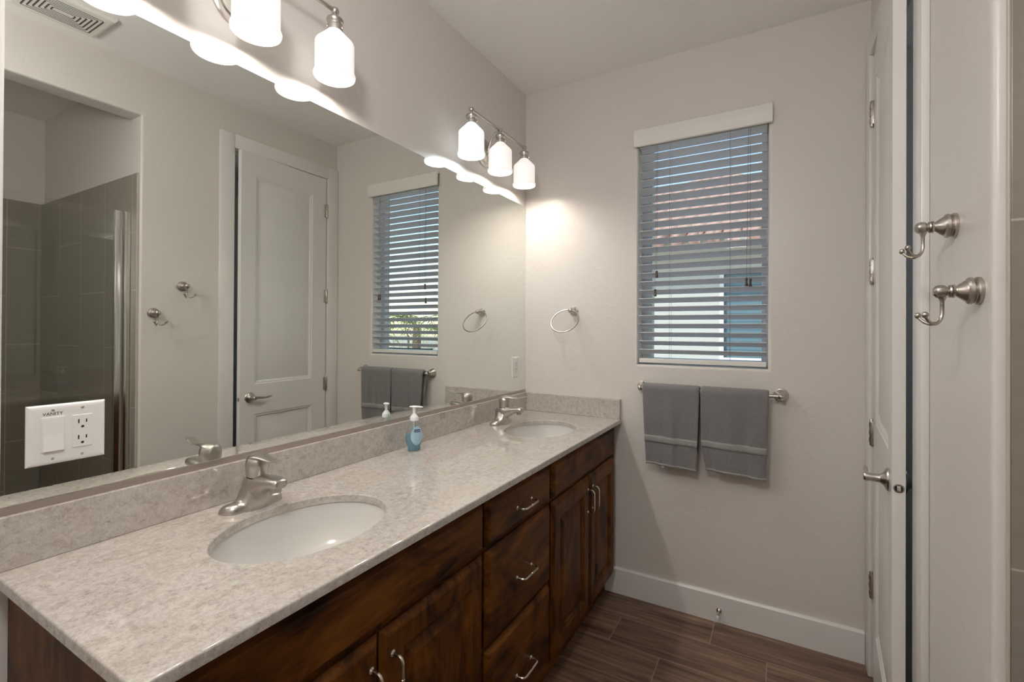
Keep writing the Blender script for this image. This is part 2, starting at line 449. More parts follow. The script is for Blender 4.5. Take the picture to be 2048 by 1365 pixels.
# door slab, local frame: hinge axis at origin, slab runs along -Y, front face at X=0 (room side), thickness to +X
ang = math.asin(.054/.656)
DH = MR @ Matrix.Translation((-.004, ry(2.3060), 0)) @ Matrix.Rotation(-ang, 4, 'Z')
dw, dt, z0d, z1d = .656, .0295, .012, 2.449
def panel_slab():
    bm = BM()
    ys = [-dw, -dw+.097, -.122, -.003]; zs = [z0d, .225, .828, 1.014, 2.312, z1d]
    def face(x, flip):
        hole = {(1, 1), (1, 3)}
        for i in range(3):
            for j in range(5):
                a, b, c, d_ = ys[i], ys[i+1], zs[j], zs[j+1]
                if (i, j) not in hole:
                    bm.faces.new([bm.verts.new((x, *q)) for q in ((a, c), (b, c), (b, d_), (a, d_))])
                else:
                    s = 1 if not flip else -1
                    prof = [(0, 0), (.006, .004), (.012, .0045), (.022, .011), (.030, .011), (.050, .0045)]
                    rings = [[(x+s*dx, a+i_, c+i_), (x+s*dx, b-i_, c+i_), (x+s*dx, b-i_, d_-i_), (x+s*dx, a+i_, d_-i_)] for i_, dx in prof]
                    R = [[bm.verts.new(p) for p in r] for r in rings]
                    for r1, r2 in zip(R, R[1:]):
                        for k in range(4): bm.faces.new((r1[k], r1[(k+1) % 4], r2[(k+1) % 4], r2[k]))
                    bm.faces.new(R[-1])
    face(0, False); face(dt, True)
    for a in (ys[0], ys[-1]): bm.faces.new([bm.verts.new(q) for q in ((0, a, z0d), (dt, a, z0d), (dt, a, z1d), (0, a, z1d))])
    for c in (z0d, z1d): bm.faces.new([bm.verts.new(q) for q in ((0, ys[0], c), (dt, ys[0], c), (dt, ys[-1], c), (0, ys[-1], c))])
    bmesh.ops.remove_doubles(bm, verts=bm.verts, dist=1e-5)
    return bm
ps = panel_slab(); ps.transform(DH)
door = struct('door_1', ps, 'trim', smooth=20)
door['label'] = 'white two-panel door standing slightly ajar in the right wall'
for zc_ in (2.222, 1.600, .966, .366):
    hb_ = BM(); lathe(hb_, [(.0001, -.052), (.005, -.052), (.0065, -.049), (.0065, .049), (.005, .052), (.0001, .052)], (-.006, .001, zc_), seg=14)
    box(hb_, -.0055, .0005, -.020, -.0005, zc_-.045, zc_+.045, .0008); box(hb_, -.0055, .0005, .0005, .006, zc_-.045, zc_+.045, .0008)
    for zz in (-.030, 0, .030): lathe(hb_, [(.0086, -.0085), (.0086, .0085)], (-.006, .001, zc_+zz), seg=14)
    hb_.transform(DH); obj('hinge', hb_, 'bronze', door)
zl, yl = .936, -dw+.062
lv = BM()
lathe(lv, [(.0001, 0), (.033, 0), (.0335, .004), (.031, .008), (.020, .013), (.0125, .022), (.011, .040), (.0125, .046), (.0125, .056), (.010, .060), (.0001, .061)], (0, yl, zl), (-1, 0, 0), 28)
tube(lv, bez((-.050, yl, zl), (-.054, yl+.03, zl+.006), (-.050, yl+.06, zl-.012), (-.050, yl+.118, zl+.002), 14), [.0095, .0095, .009, .0085, .008, .0075, .0072, .007, .0068, .0066, .0064, .0062, .006, .0056, .003], 12)
lv.transform(DH); obj('lever_handle', lv, 'nickel', door)
lv = BM()
lathe(lv, [(.0001, 0), (.033, 0), (.0335, .004), (.031, .008), (.020, .013), (.0125, .022), (.011, .040), (.0125, .046), (.0125, .056), (.0001, .060)], (dt, yl, zl), (1, 0, 0), 28)
tube(lv, bez((dt+.050, yl, zl), (dt+.054, yl+.03, zl+.006), (dt+.050, yl+.06, zl-.012), (dt+.050, yl+.118, zl+.002), 14), .007, 12)
lv.transform(DH); obj('lever_handle', lv, 'nickel', door)
lt = BM(); lathe(lt, [(.0001, .0006), (.0095, .0006), (.0100, .0016), (.0120, .0014), (.0125, 0)], (dt/2, -dw, zl-.006), (0, -1, 0), 28)
lt.transform(DH); lp = obj('latch_plate', lt, 'bronze', door)
lt = BM(); lathe(lt, [(.0001, .0009), (.0090, .0009), (.0092, .0004)], (dt/2, -dw, zl-.006), (0, -1, 0), 28); lt.transform(DH); obj('latch_recess', lt, 'dark', lp)
lt = BM(); box(lt, dt/2-.0042, dt/2+.0042, -dw-.0030, -dw-.0008, zl-.0135, zl+.0015, .001); lt.transform(DH)
obj('latch_bolt', lt, 'screw', lp)

# little room seen through the gap beside the door
struct('wall_closet_side', rbox(.112, 1.36, 1.282, 1.40, 0, H), 'wall', smooth=0)

# ================================================================== VANITY
XF = .533   # face frame plane
ZT = .8816  # cabinet top
def front(bm, y0, y1, z0, z1, th=.020, ch=.013, x=XF):
    """overlay slab with chamfered outer edge"""
    pr = [(0, 0), (.006, 0), (th, ch)]
    R = []
    for dx, i in ((0, 0), (.007, 0), (th-.002, ch-.002), (th, ch+.002)):
        R.append([(x+dx, y0+i, z0+i), (x+dx, y1-i, z0+i), (x+dx, y1-i, z1-i), (x+dx, y0+i, z1-i)])
    return loft(bm, R)
def panel_door(bm, y0, y1, z0, z1, x=XF, th=.020, ch=.015, st=.062):
    R = []
    prof = [(0, 0), (.007, 0), (th-.002, ch-.002), (th, ch+.002), (th, st), (th-.004, st+.003), (th-.005, st+.009), (th-.012, st+.014), (th-.012, st+.020), (th-.004, st+.045), (th-.004, st+.046)]
    for dx, i in prof:
        R.append([(x+dx, y0+i, z0+i), (x+dx, y1-i, z0+i), (x+dx, y1-i, z1-i), (x+dx, y0+i, z1-i)])
    return loft(bm, R)
def pull(bm, c, along, L=.096, out=.030, r=.0042):
    c = Vector(c); a = Vector(along)
    p0, p1 = c - a*L/2, c + a*L/2; o = Vector((out, 0, 0)); q = .014
    pts = [p0, p0+o*.55] + [p0 + o*.55 + (o*.45)*math.sin(t) + a*q*(1-math.cos(t)) for t in (PI/8, PI/4, 3*PI/8, PI/2)]
    pts2 = [p1 + o*.55 + (o*.45)*math.sin(t) - a*q*(1-math.cos(t)) for t in (PI/2, 3*PI/8, PI/4, PI/8)] + [p1+o*.55, p1]
    tube(bm, pts+pts2, r, 10)
    for p in (p0, p1): lathe(bm, [(.0001, 0), (.0075, 0), (.0075, .002), (.0048, .005), (.004, .006)], p, (1, 0, 0), 14)
    mid = c+o; lathe(bm, [(r, -.004), (r*1.25, -.003), (r*1.25, .003), (r, .004)], mid, along, 12, cap=False)
    return bm
def carcass(y0, y1):
    bm = BM()
    t = .018
    box(bm, .002, XF-.02, y0, y0+t, .10, ZT); box(bm, .002, XF-.02, y1-t, y1, .10, ZT)
    box(bm, .002, XF-.02, y0+t, y1-t, .10, .10+t); box(bm, .002, .012, y0+t, y1-t, .10+t, ZT)
    return bm
def faceframe(y0, y1, rails):
    bm = BM(); s = .034
    box(bm, XF-.0198, XF, y0, y0+s, .10, ZT); box(bm, XF-.0198, XF, y1-s, y1, .10, ZT)
    for z0, z1 in rails: box(bm, XF-.0198, XF, y0+s, y1-s, z0, z1)
    return bm
def toe(y0, y1): return box(BM(), .45, .489, y0, y1, 0, .0995)
DT, DB = .714, .122
def sink_cabinet(y0, y1, label, m0, m1, ym, zp):
    t = thing('sink_cabinet', (XF, (y0+y1)/2, 0), label, 'cabinet')
    obj('cabinet_body', carcass(y0, y1), 'wood_v', t, 0)
    obj('face_frame', faceframe(y0, y1, [(.10, .14), (.70, .74), (.85, ZT)]), 'wood_v', t, 0)
    obj('toe_kick', toe(y0, y1), 'wood_h', t, 0)
    obj('false_drawer_front', front(BM(), y0+m0, y1-m1, .7285, .8625), 'wood_h', t, 0)
    for a, b, s in ((y0+m0, ym-.003, -1), (ym+.003, y1-m1, 1)):
        dr = obj('door', panel_door(BM(), a, b, DB, DT), 'wood_v', t, 0)
        hb_ = BM(); pull(hb_, (XF+.020, ym + s*.0305, zp), (0, 0, 1), .098); obj('pull_handle', hb_, 'nickel2', dr)
    return t
ya, yb, yd = 1.1375, 1.5900, D-.004
c1 = sink_cabinet(.305, ya, 'dark stained sink cabinet below the nearer sink, nearest the camera', .012, .008, .731, .608)
c2 = sink_cabinet(yb, yd, 'dark stained sink cabinet below the far sink, against the window wall', .011, .044, 1.9905, .611)
dc = thing('drawer_cabinet', (XF, (ya+yb)/2, 0), 'dark stained cabinet of three drawers between the two sink cabinets', 'cabinet')
ya2, yb2 = ya+.0005, yb-.0005
obj('cabinet_body', carcass(ya2, yb2), 'wood_v', dc, 0)
obj('face_frame', faceframe(ya2, yb2, [(.10, .14), (.41, .45), (.70, .74), (.85, ZT)]), 'wood_v', dc, 0)
obj('toe_kick', toe(ya2, yb2), 'wood_h', dc, 0)
for z0, z1, zp in ((.7285, .8625, .7895), (.4370, .7140, .5665), (.122, .4225, .2525)):
    d_ = obj('drawer', front(BM(), ya+.008, yb-.012, z0, z1), 'wood_h', dc, 0)
    hb_ = BM(); pull(hb_, (XF+.020, 1.3676, zp), (0, 1, 0), .099); obj('pull_handle', hb_, 'nickel2', d_)

# countertop with two oval cutouts
SINKS = [(.3120, .7260), (.3120, 1.9765)]; SA, SB = .2050, .1558
def ellipse(cx, cy, a, b, n=64): return [(cx + b*math.cos(2*PI*i/n), cy + a*math.sin(2*PI*i/n)) for i in range(n)]
def slab():
    bm = BM(); zt, zb_ = ZC, ZC-.0200
    ye = D-.0005; ys = [Y0, 1.351, ye]
    def loop(pts, z): return [bm.verts.new((p[0], p[1], z)) for p in pts]
    n = 64
    for si in range(2):
        cx, cy = SINKS[si]; y0, y1 = ys[si], ys[si+1]; x0, x1 = .0005, XC
        el = ellipse(cx, cy, SA, SB, n)
        rect = []
        for (px, py) in el:   # radial projection onto the rectangle
            dx, dy = px-cx, py-cy; ks = []
            if dx > 1e-9: ks.append((x1-cx)/dx)
            if dx < -1e-9: ks.append((x0-cx)/dx)
            if dy > 1e-9: ks.append((y1-cy)/dy)
            if dy < -1e-9: ks.append((y0-cy)/dy)
            k = min(ks); rect.append([cx+dx*k, cy+dy*k])
        for corner in ((x0, y0), (x1, y0), (x1, y1), (x0, y1)):
            i = min(range(n), key=lambda q: (rect[q][0]-corner[0])**2 + (rect[q][1]-corner[1])**2); rect[i] = list(corner)
        iT = loop([(cx+(p[0]-cx)*1.013, cy+(p[1]-cy)*1.010) for p in el], zt); iM = loop(el, zt-.002); iB = loop(el, zb_); oT = loop(rect, zt); oB = loop(rect, zb_)
        for i in range(n):
            j = (i+1) % n
            bm.faces.new((iT[i], iT[j], oT[j], oT[i])); bm.faces.new((iT[i], iM[i], iM[j], iT[j])); bm.faces.new((iM[i], iB[i], iB[j], iM[j])); bm.faces.new((iB[i], oB[i], oB[j], iB[j]))
            a, b = rect[i], rect[j]
            shared = abs(a[1]-1.351) < 1e-6 and abs(b[1]-1.351) < 1e-6
            if not shared: bm.faces.new((oT[i], oT[j], oB[j], oB[i]))
    bmesh.ops.remove_doubles(bm, verts=bm.verts, dist=1e-5)
    es = [e for e in bm.edges if all(abs(v.co.z-zt) < 1e-5 for v in e.verts) and (all(abs(v.co.x-XC) < 1e-4 for v in e.verts) or all(abs(v.co.y-Y0) < 1e-4 for v in e.verts))]
    bmesh.ops.bevel(bm, geom=es, offset=.004, segments=3, profile=.5, affect='EDGES')
    return bm
ct = obj('countertop', slab(), 'granite', smooth=35)
tag(ct, 'long cream speckled stone countertop with two oval sink cutouts', 'countertop')
zs0, zs1 = ZC+.0003, 1.0036
bs = obj('backsplash', box(BM(), .0005, .020, Y0, D-.0005, zs0, zs1, .0015), 'granite', smooth=0)
tag(bs, 'long low stone backsplash running under the mirror', 'backsplash')
bs = obj('backsplash', box(BM(), .0205, XC-.004, D-.020, D-.0005, zs0, zs1, .0015), 'granite', smooth=0)
tag(bs, 'short low stone side splash on the window wall beside the far sink', 'backsplash')

def make_sink(cx, cy, label):
    t = thing('sink', (cx, cy, ZC-.16), label, 'sink', 'undermount sinks')
    bm = BM(); R = []
    zb_ = ZC-.0203
    prof = [(1.10, 0), (1.03, 0), (1.02, -.006), (1.0, -.03), (.965, -.06), (.90, -.09), (.78, -.115), (.58, -.130), (.30, -.138), (.12, -.141)]
    for k, dz in prof: R.append([(p[0], p[1], zb_+dz) for p in [(cx+(q[0]-cx)*k, cy+(q[1]-cy)*k) for q in ellipse(cx, cy, SA, SB, 48)]])
    loft(bm, R, cap=False)
    o = obj('bowl', bm, 'porcelain', t, 60)
    md = o.modifiers.new('thickness', 'SOLIDIFY'); md.thickness = .006; md.offset = -1
    dr = BM(); lathe(dr, [(.0001, .004), (.012, .0045), (.014, .002), (.020, .003), (.0235, .002), (.0235, -.004), (.0001, -.004)], (cx, cy, zb_-.1395), seg=28)
    obj('drain', dr, 'nickel', t)
    return t
make_sink(*SINKS[0], 'white oval undermount sink nearer the camera')
make_sink(*SINKS[1], 'white oval undermount sink in the far window corner')

# ------------------------------------------------------------------ faucets
def make_faucet(x, y, label):
    t = thing('faucet', (x, y, ZC), label, 'faucet', 'single-lever faucets')
    z = ZC+.0002
    bm = BM(); R = []
    st = [(-.0785, .004, .002), (-.076, .013, .010), (-.070, .0195, .0180), (-.060, .0235, .0218), (-.050, .0245, .0218), (-.042, .0245, .0230), (-.036, .0250, .0275), (-.0315, .0258, .0370),
          (-.0275, .0270, .0500), (-.0225, .0288, .0640), (-.0165, .0306, .0740), (-.008, .0318, .0790), (0, .0322, .0805)]
    st = st + [(-a, b, c) for a, b, c in st[-2::-1]]
    for dy, wx_, h in st:
        ring = []
        for i in range(21):
            a = PI*i/20; e = .75
            cx = math.copysign(abs(math.cos(a))**e, math.cos(a)); sz = math.sin(a)**e
            flare = 1.0 + .0*sz
            ring.append((x + (wx_-.0240)*.7 + wx_*cx*flare, y+dy, z + h*sz))
        R.append(ring)
    loft(bm, R)
    obj('faucet_body', bm, 'nickel', t, 50)
    bm = BM(); R = []
    sp = [(-.020, .050, .026, .0200), (-.006, .052, .030, .0245), (.014, .054, .031, .0255), (.034, .058, .028, .0252), (.054, .0655, .0215, .0242), (.072, .0715, .0165, .0232), (.088, .0745, .0138, .0220), (.102, .0750, .0128, .0208), (.113, .0745, .0122, .0192), (.1175, .0738, .0095, .0155)]
    for dx, cz, hh, hw in sp:
        R.append([(x+dx, y + hw*math.copysign(abs(math.cos(2*PI*i/24))**.8, math.cos(2*PI*i/24)), z+cz + hh*math.copysign(abs(math.sin(2*PI*i/24))**.8, math.sin(2*PI*i/24))) for i in range(24)])
    loft(bm, R)
    sp_o = obj('spout', bm, 'nickel', t, 50)
    bm = BM(); lathe(bm, [(.0105, .0), (.0118, .001), (.0118, .013)], (x+.097, y, z+.0525), seg=24)
    obj('aerator', bm, 'bronze', sp_o)
    ax = Vector((.10, 0, 1)).normalized()
    bm = BM(); lathe(bm, [(.0238, 0), (.0238, .0035)], Vector((x+.014, y, z+.0785)), ax, 28); obj('seam_ring', bm, 'dark', t)
    bm = BM(); lathe(bm, [(.0262, -.030), (.0252, -.012), (.0240, 0), (.0236, .0005)], Vector((x+.014, y, z+.0785)), ax, 28); obj('neck', bm, 'nickel', t, 50)
    bm = BM(); lathe(bm, [(.0242, 0), (.0254, .008), (.0272, .020), (.0280, .030), (.0264, .0415), (.0215, .0495), (.0115, .0535), (.0001, .0545)], Vector((x+.0142, y, z+.0820)), ax, 28)
    R = []
    for s, cz, hh, hw in ((.002, .1180, .0130, .0180), (.014, .1255, .0125, .0232), (.028, .1295, .0100, .0236), (.042, .1312, .0074, .0208), (.058, .1308, .0054, .0174), (.077, .1290, .0043, .0150), (.098, .1290, .0035, .0136), (.120, .1345, .0028, .0125), (.137, .1395, .0024, .0095), (.1435, .1412, .0014, .0040)):
        R.append([(x-.006+s, y + hw*math.cos(2*PI*i/20), z+cz + hh*math.sin(2*PI*i/20)) for i in range(20)])
    loft(bm, R)
    hd = obj('lever_handle', bm, 'nickel', t, 50)
    bm = BM(); lathe(bm, [(.0001, 0), (.0028, 0), (.0024, .0012), (.0001, .0014)], (x+.0415, y, z+.101), (1, 0, -.1), 12); obj('index_button', bm, 'red', hd)
    bm = BM(); tube(bm, [(x-.034, y, z), (x-.034, y, z+.062)], .0028, 10); lathe(bm, [(.0028, 0), (.0058, .002), (.0062, .009), (.0045, .0125), (.0001, .013)], (x-.034, y, z+.060), seg=14)
    obj('lift_rod', bm, 'nickel', t)
    return t
make_faucet(.0990, .7260, 'brushed nickel single-lever faucet behind the nearer sink')
make_faucet(.0990, 1.9765, 'brushed nickel single-lever faucet behind the far sink in the corner')

# ------------------------------------------------------------------ soap bottle
def soap(x, y):
    rot = Matrix.Translation((x, y, 0)) @ Matrix.Rotation(math.radians(-33), 4, 'Z')     # local Y = wide axis, local +X faces the camera
    t = thing('soap_bottle', (x, y, ZC), 'clear pump bottle of blue hand soap standing by the backsplash', 'soap bottle')
    z = ZC+.0003
    prof = [(.0235, .0, .0155), (.0250, .003, .0170), (.0245, .016, .0175), (.0270, .022, .0185), (.0318, .034, .0205), (.0330, .048, .0215), (.0328, .060, .0215), (.0312, .075, .0208), (.0275, .088, .0190), (.0220, .0985, .0168), (.0175, .106, .0155), (.0150, .111, .0145), (.0145, .114, .0145)]
    def body(k, zmax, zoff=0):
        R = []
        for w, h, d in prof:
            if h > zmax: break
            R.append([rot @ Vector((d*k*math.cos(2*PI*i/36), w*k*math.sin(2*PI*i/36), z+zoff+h)) for i in range(36)])
        return R
    bm = BM(); loft(bm, body(1, 1)); b = obj('bottle', bm, MAT['bottle'], t, 60)
    bm = BM(); R = body(.95, .070, .0012); loft(bm, R); obj('liquid_soap', bm, MAT['soap'], b, 60)
    # pump
    bm = BM(); lathe(bm, [(.0145, 0), (.0158, .001), (.0158, .013), (.0135, .017), (.0100, .021), (.0085, .024), (.0058, .026), (.0052, .030), (.0058, .048), (.0065, .052)], (x, y, z+.1125), seg=26)
    pump = obj('pump', bm, MAT['pump'], t, 40)
    bm = BM(); R = []
    for s, hw, hh, dz in ((-.018, .004, .0012, .0), (-.014, .0095, .0024, .0), (-.002, .0120, .0036, .0), (.010, .0105, .0034, -.0005), (.020, .0072, .0030, -.001), (.029, .0046, .0026, -.0020), (.033, .002, .0012, -.0028)):
        R.append([Matrix.Translation((x, y, 0)) @ Matrix.Rotation(math.radians(38), 4, 'Z') @ Vector((s, hw*math.cos(2*PI*i/16), z+.1655+dz+hh*math.sin(2*PI*i/16))) for i in range(16)])
    loft(bm, R); obj('nozzle', bm, MAT['pump'], pump, 50)
    bm = BM(); tube(bm, [(x, y, z+.006), (x, y, z+.12)], .0025, 8); obj('dip_tube', bm, MAT['pump'], pump)
    # oval label on the front
    bm = BM(); N = 28; c0 = None
    def surf(u, v):
        h = .058+v; lo = [p for p in prof if p[1] <= h][-1]; hi = [p for p in prof if p[1] > h][0]; f = (h-lo[1])/(hi[1]-lo[1])
        w = lo[0]+(hi[0]-lo[0])*f; d = lo[2]+(hi[2]-lo[2])*f
        yy = u*w; xx = d*math.sqrt(max(0, 1-u*u)); return rot @ Vector((xx*1.012+.0003, yy*1.01, z+h))
    rings = []
    for k in (0.02, .25, .5, .75, 1.0):
        rings.append([bm.verts.new(surf(.20+.74*k*math.cos(2*PI*i/N), .036*k*math.sin(2*PI*i/N))) for i in range(N)])
    for a, c in zip(rings, rings[1:]):
        for i in range(N): bm.faces.new((a[i], a[(i+1) % N], c[(i+1) % N], c[i]))
    bm.faces.new(rings[0])
    lab = obj('oval_label', bm, MAT['label'], b, 60)
    zt = z+.0770
    Mt = rot @ Matrix(((0, 0, 1, .0222), (1, 0, 0, .0060), (0, 1, 0, zt), (0, 0, 0, 1)))
    bm = BM(); box(bm, -.0115, .0115, -.0050, .0050, -.0014, -.0002, .0004); bm.transform(Mt); obj('name_badge', bm, MAT['navy'], b, 0)
    text('badge_lettering', 'Softsoap', .0060, Mt, MAT['white'], b, .0003)
    return t
MAT['bottle'] = mixshader('clear_bottle_plastic', 'ShaderNodeBsdfTransparent', 'ShaderNodeBsdfGlossy', .10, (.90, .94, .95), (1, 1, 1), .05)
tq = NT('blue_liquid_soap'); tq.P(color=(.10, .27, .36), rough=.15, spec=.4); MAT['soap'] = tq.mat
MAT['pump'] = plain('white_pump_plastic', (.80, .83, .85), .3); MAT['label'] = plain('pale_blue_label', (.36, .55, .68), .35)
MAT['navy'] = plain('navy_badge', (.012, .025, .10), .4); MAT['white'] = plain('white_lettering', (.8, .8, .82), .5)
soap(.0775, 1.366)

# ------------------------------------------------------------------ mirror
def mx(y): return .0040 + .001656*(D-y)     # reflecting face
ym0 = .2915; ym1 = D-.0015
t = thing('wall_mirror', (0, (ym0+ym1)/2, 1.0036), 'wide frameless wall mirror above the long backsplash', 'mirror')
bm = BM(); prism(bm, [(.0005, ym0), (mx(ym0), ym0), (mx(ym1), ym1), (.0005, ym1)], 'z', 1.0060, 2.0753)
obj('mirror_glass', bm, 'mirror', t, 0)
bm = BM(); prism(bm, [(.0004, ym0), (mx(ym0)+.003, ym0), (mx(ym1)+.003, ym1), (.0004, ym1)], 'z', 1.0040, 1.0190)
obj('bottom_channel', bm, 'channel', t, 0)

# wall plates cut into the mirror
def screw(bm, x, y, z):
    lathe(bm, [(.0001, .0016), (.0022, .0014), (.0030, .0), (.0030, -.001)], (x, y, z), (1, 0, 0), 14)
def plate(name, y0, y1, z0, z1, label, cat):
    xs = mx(y0)+.0003
    t = thing(name, (xs, (y0+y1)/2, (z0+z1)/2), label, cat)
    bm = BM(); R = []
    for dx, i in ((0, 0), (.002, 0), (.0048, .0030), (.0056, .0065), (.0058, .009)):
        R.append([(xs+dx, y0+i, z0+i), (xs+dx, y1-i, z0+i), (xs+dx, y1-i, z1-i), (xs+dx, y0+i, z1-i)])
    loft(bm, R); obj('cover_plate', bm, 'plastic', t, 0); return t, xs+.0058
def receptacle(t, xs, yc, zc_, gfci=False):
    hw, hh = .0165, .0335
    bm = BM(); box(bm, xs-.003, xs+.0016, yc-hw, yc+hw, zc_-hh, zc_+hh, .0012); o = obj('receptacle', bm, 'plastic', t, 0)
    bm = BM()
    for s in (.0165, -.0165):
        for dy, h in ((-.0063, .0042), (.0063, .0034)): box(bm, xs+.0012, xs+.0019, yc+dy-.0011, yc+dy+.0011, zc_+s+.0035-h, zc_+s+.0035+h)
        lathe(bm, [(.0001, .0007), (.0026, .0007), (.0026, 0)], (xs+.0012, yc, zc_+s-.0080), (1, 0, 0), 14)
    obj('slots', bm, 'dark', o, 0)
    if gfci:
        bm = BM(); box(bm, xs+.001, xs+.003, yc-.007, yc-.001, zc_-.003, zc_+.003, .0004); box(bm, xs+.001, xs+.003, yc+.001, yc+.007, zc_-.003, zc_+.003, .0004)
        obj('test_buttons', bm, 'plastic', o, 0)
def screws(t, xs, pts):
    for p in pts:
        bm = BM(); screw(bm, xs, *p); obj('screw', bm, 'screw', t)
t, xs = plate('switch_plate', .3250, .4475, 1.0865, 1.2060, 'white double plate lettered VANITY with rocker switch and outlet on the mirror', 'switch')
bm = BM(); box(bm, xs-.003, xs+.0012, .3630-.0180, .3630+.0180, 1.1465-.0352, 1.1465+.0352, .001); fr_ = obj('switch_frame', bm, 'plastic', t, 0)
bm = BM(); prism(bm, [(xs-.002, 1.1465-.0325), (xs+.0058, 1.1465-.0325), (xs+.0028, 1.1465), (xs+.0020, 1.1465+.0325), (xs-.002, 1.1465+.0325)], 'y', .3630-.0155, .3630+.0155)
obj('rocker', bm, 'plastic', fr_, 0)
receptacle(t, xs, .4090, 1.1465)
screws(t, xs, [(.363, 1.1950), (.363, 1.0980), (.409, 1.1950), (.409, 1.0980)])
text('vanity_lettering', 'VANITY', .0088, Matrix(((0, 0, 1, xs+.0001), (1, 0, 0, .363), (0, 1, 0, 1.1875), (0, 0, 0, 1))), 'black', t, .0002)
t, xs = plate('outlet_plate', 2.2410, 2.3120, 1.0968, 1.2131, 'white single outlet plate at the far end of the mirror', 'outlet')
receptacle(t, xs, 2.2765, 1.1550, True)
screws(t, xs, [(2.2765, 1.2030), (2.2765, 1.1070)])

# ------------------------------------------------------------------ vanity lights
def make_light(yc, label, shades):
    t = thing('vanity_light', (0, yc, 2.25), label, 'wall light', 'three-shade vanity lights above the mirror')
    xb, zb_ = .0993, 2.3340
    bm = BM(); lathe(bm, [(.0685, .0005), (.0685, .006), (.064, .010), (.056, .012), (.053, .018), (.044, .0225), (.0001, .024)], (0, yc+.006, 2.2435), (1, 0, 0), 40)
    obj('backplate', bm, 'nickel', t)
    bm = BM(); tube(bm, bez((.020, yc+.006, 2.2300), (.040, yc+.004, 2.300), (.060, yc, 2.3335), (xb, yc, zb_), 14), .0062, 12); ball(bm, (.026, yc+.006, 2.2300), .011)
    obj('arm', bm, 'nickel', t)
    bm = BM(); tube(bm, [(xb, yc-.250, zb_), (xb, yc+.250, zb_)], .0062, 14)
    for s in (-.2470, 0, .2470): ball(bm, (xb, yc+s, zb_), .0125)
    obj('bar', bm, 'nickel', t)
    for s, (sm, bmname) in zip((-.2470, 0, .2470), shades):
        y = yc+s
        bm = BM(); lathe(bm, [(.0055, .0), (.0055, -.012), (.0085, -.0145), (.0175, -.0165), (.0235, -.0205), (.0250, -.0255), (.0235, -.0310), (.0195, -.0345), (.0190, -.0390), (.0222, -.0420), (.0228, -.0500), (.0222, -.0580), (.0001, -.0585)], (xb, y, zb_-.004), seg=30)
        sk = obj('socket_cup', bm, 'nickel', t)
        for a in (.3, 2.4, 4.5):
            bm = BM(); d = Vector((math.cos(a), math.sin(a), 0)); lathe(bm, [(.0001, .006), (.0032, .005), (.0036, .001), (.002, 0)], Vector((xb, y, zb_-.054))+d*.0225, d, 12)
            obj('thumbscrew', bm, 'chrome', sk)
        zr = 2.1294
        pr = [(.0205, .1480), (.0215, .1420), (.0245, .1385), (.0545, .1075), (.0563, .1035), (.0566, .0980), (.0568, .0200), (.0570, .0150), (.0598, .0128), (.0612, .0090), (.0610, .0045), (.0595, .0005), (.0570, .0), (.0550, .0040), (.0540, .0120), (.0540, .0975), (.0530, .1020), (.0230, .1345), (.0195, .1400)]
        bm = BM(); lathe(bm, pr, (xb, y, zr), seg=44, cap=False); sh_ = obj('lamp_shade', bm, sm, t, 40)
        bm = BM(); lathe(bm, [(.0001, -.022), (.009, -.0202), (.0165, -.0145), (.0208, -.005), (.0212, .003), (.0188, .013), (.0140, .028), (.0120, .045), (.0120, .088)], (xb, y, zr+.028), seg=24); obj('bulb', bm, bmname, sh_, 60)
    return t
SW = shade_mat('warm_lit_opal_glass', (1.0, .925, .88), .42); SC = shade_mat('cool_lit_opal_glass', (.88, .97, 1.0), .48)
BW = emis('warm_bulb', WARM, BULB); BC = emis('cool_bulb', COOL, BULB*1.1)
make_light(.7245, 'brushed nickel three-shade light above the nearer sink, cut off by the top of the photo', [(SW, BW)]*3)
make_light(1.9510, 'brushed nickel three-shade light with one bluish bulb near the far corner', [(SC, BC), (SW, BW), (SW, BW)])

# ------------------------------------------------------------------ added fill light: unseen glowing globe over the camera, brightens the room
LX, LY, LZ = .92, -.02, 2.24
t = thing('added_fill_globe', (LX, LY, H), 'added white fill-light globe above the camera, out of view', 'added fill light')
bm = BM(); lathe(bm, [(.065, -.0003), (.065, -.014), (.055, -.020), (.010, -.024), (.010, -(H-LZ)+.125), (.045, -(H-LZ)+.122), (.050, -(H-LZ)+.098), (.0001, -(H-LZ)+.098)], (LX, LY, H), seg=36); obj('stem', bm, 'nickel', t)
bm = BM(); lathe(bm, [(.048, .1000), (.075, .084), (.100, .050), (.1115, .0), (.100, -.050), (.075, -.084), (.040, -.104), (.0001, -.1115)], (LX, LY, LZ), seg=40); obj('glowing_globe', bm, emis('fill_globe_glow', (1.0, .985, .975), FILL_GLOBE), t, 60)

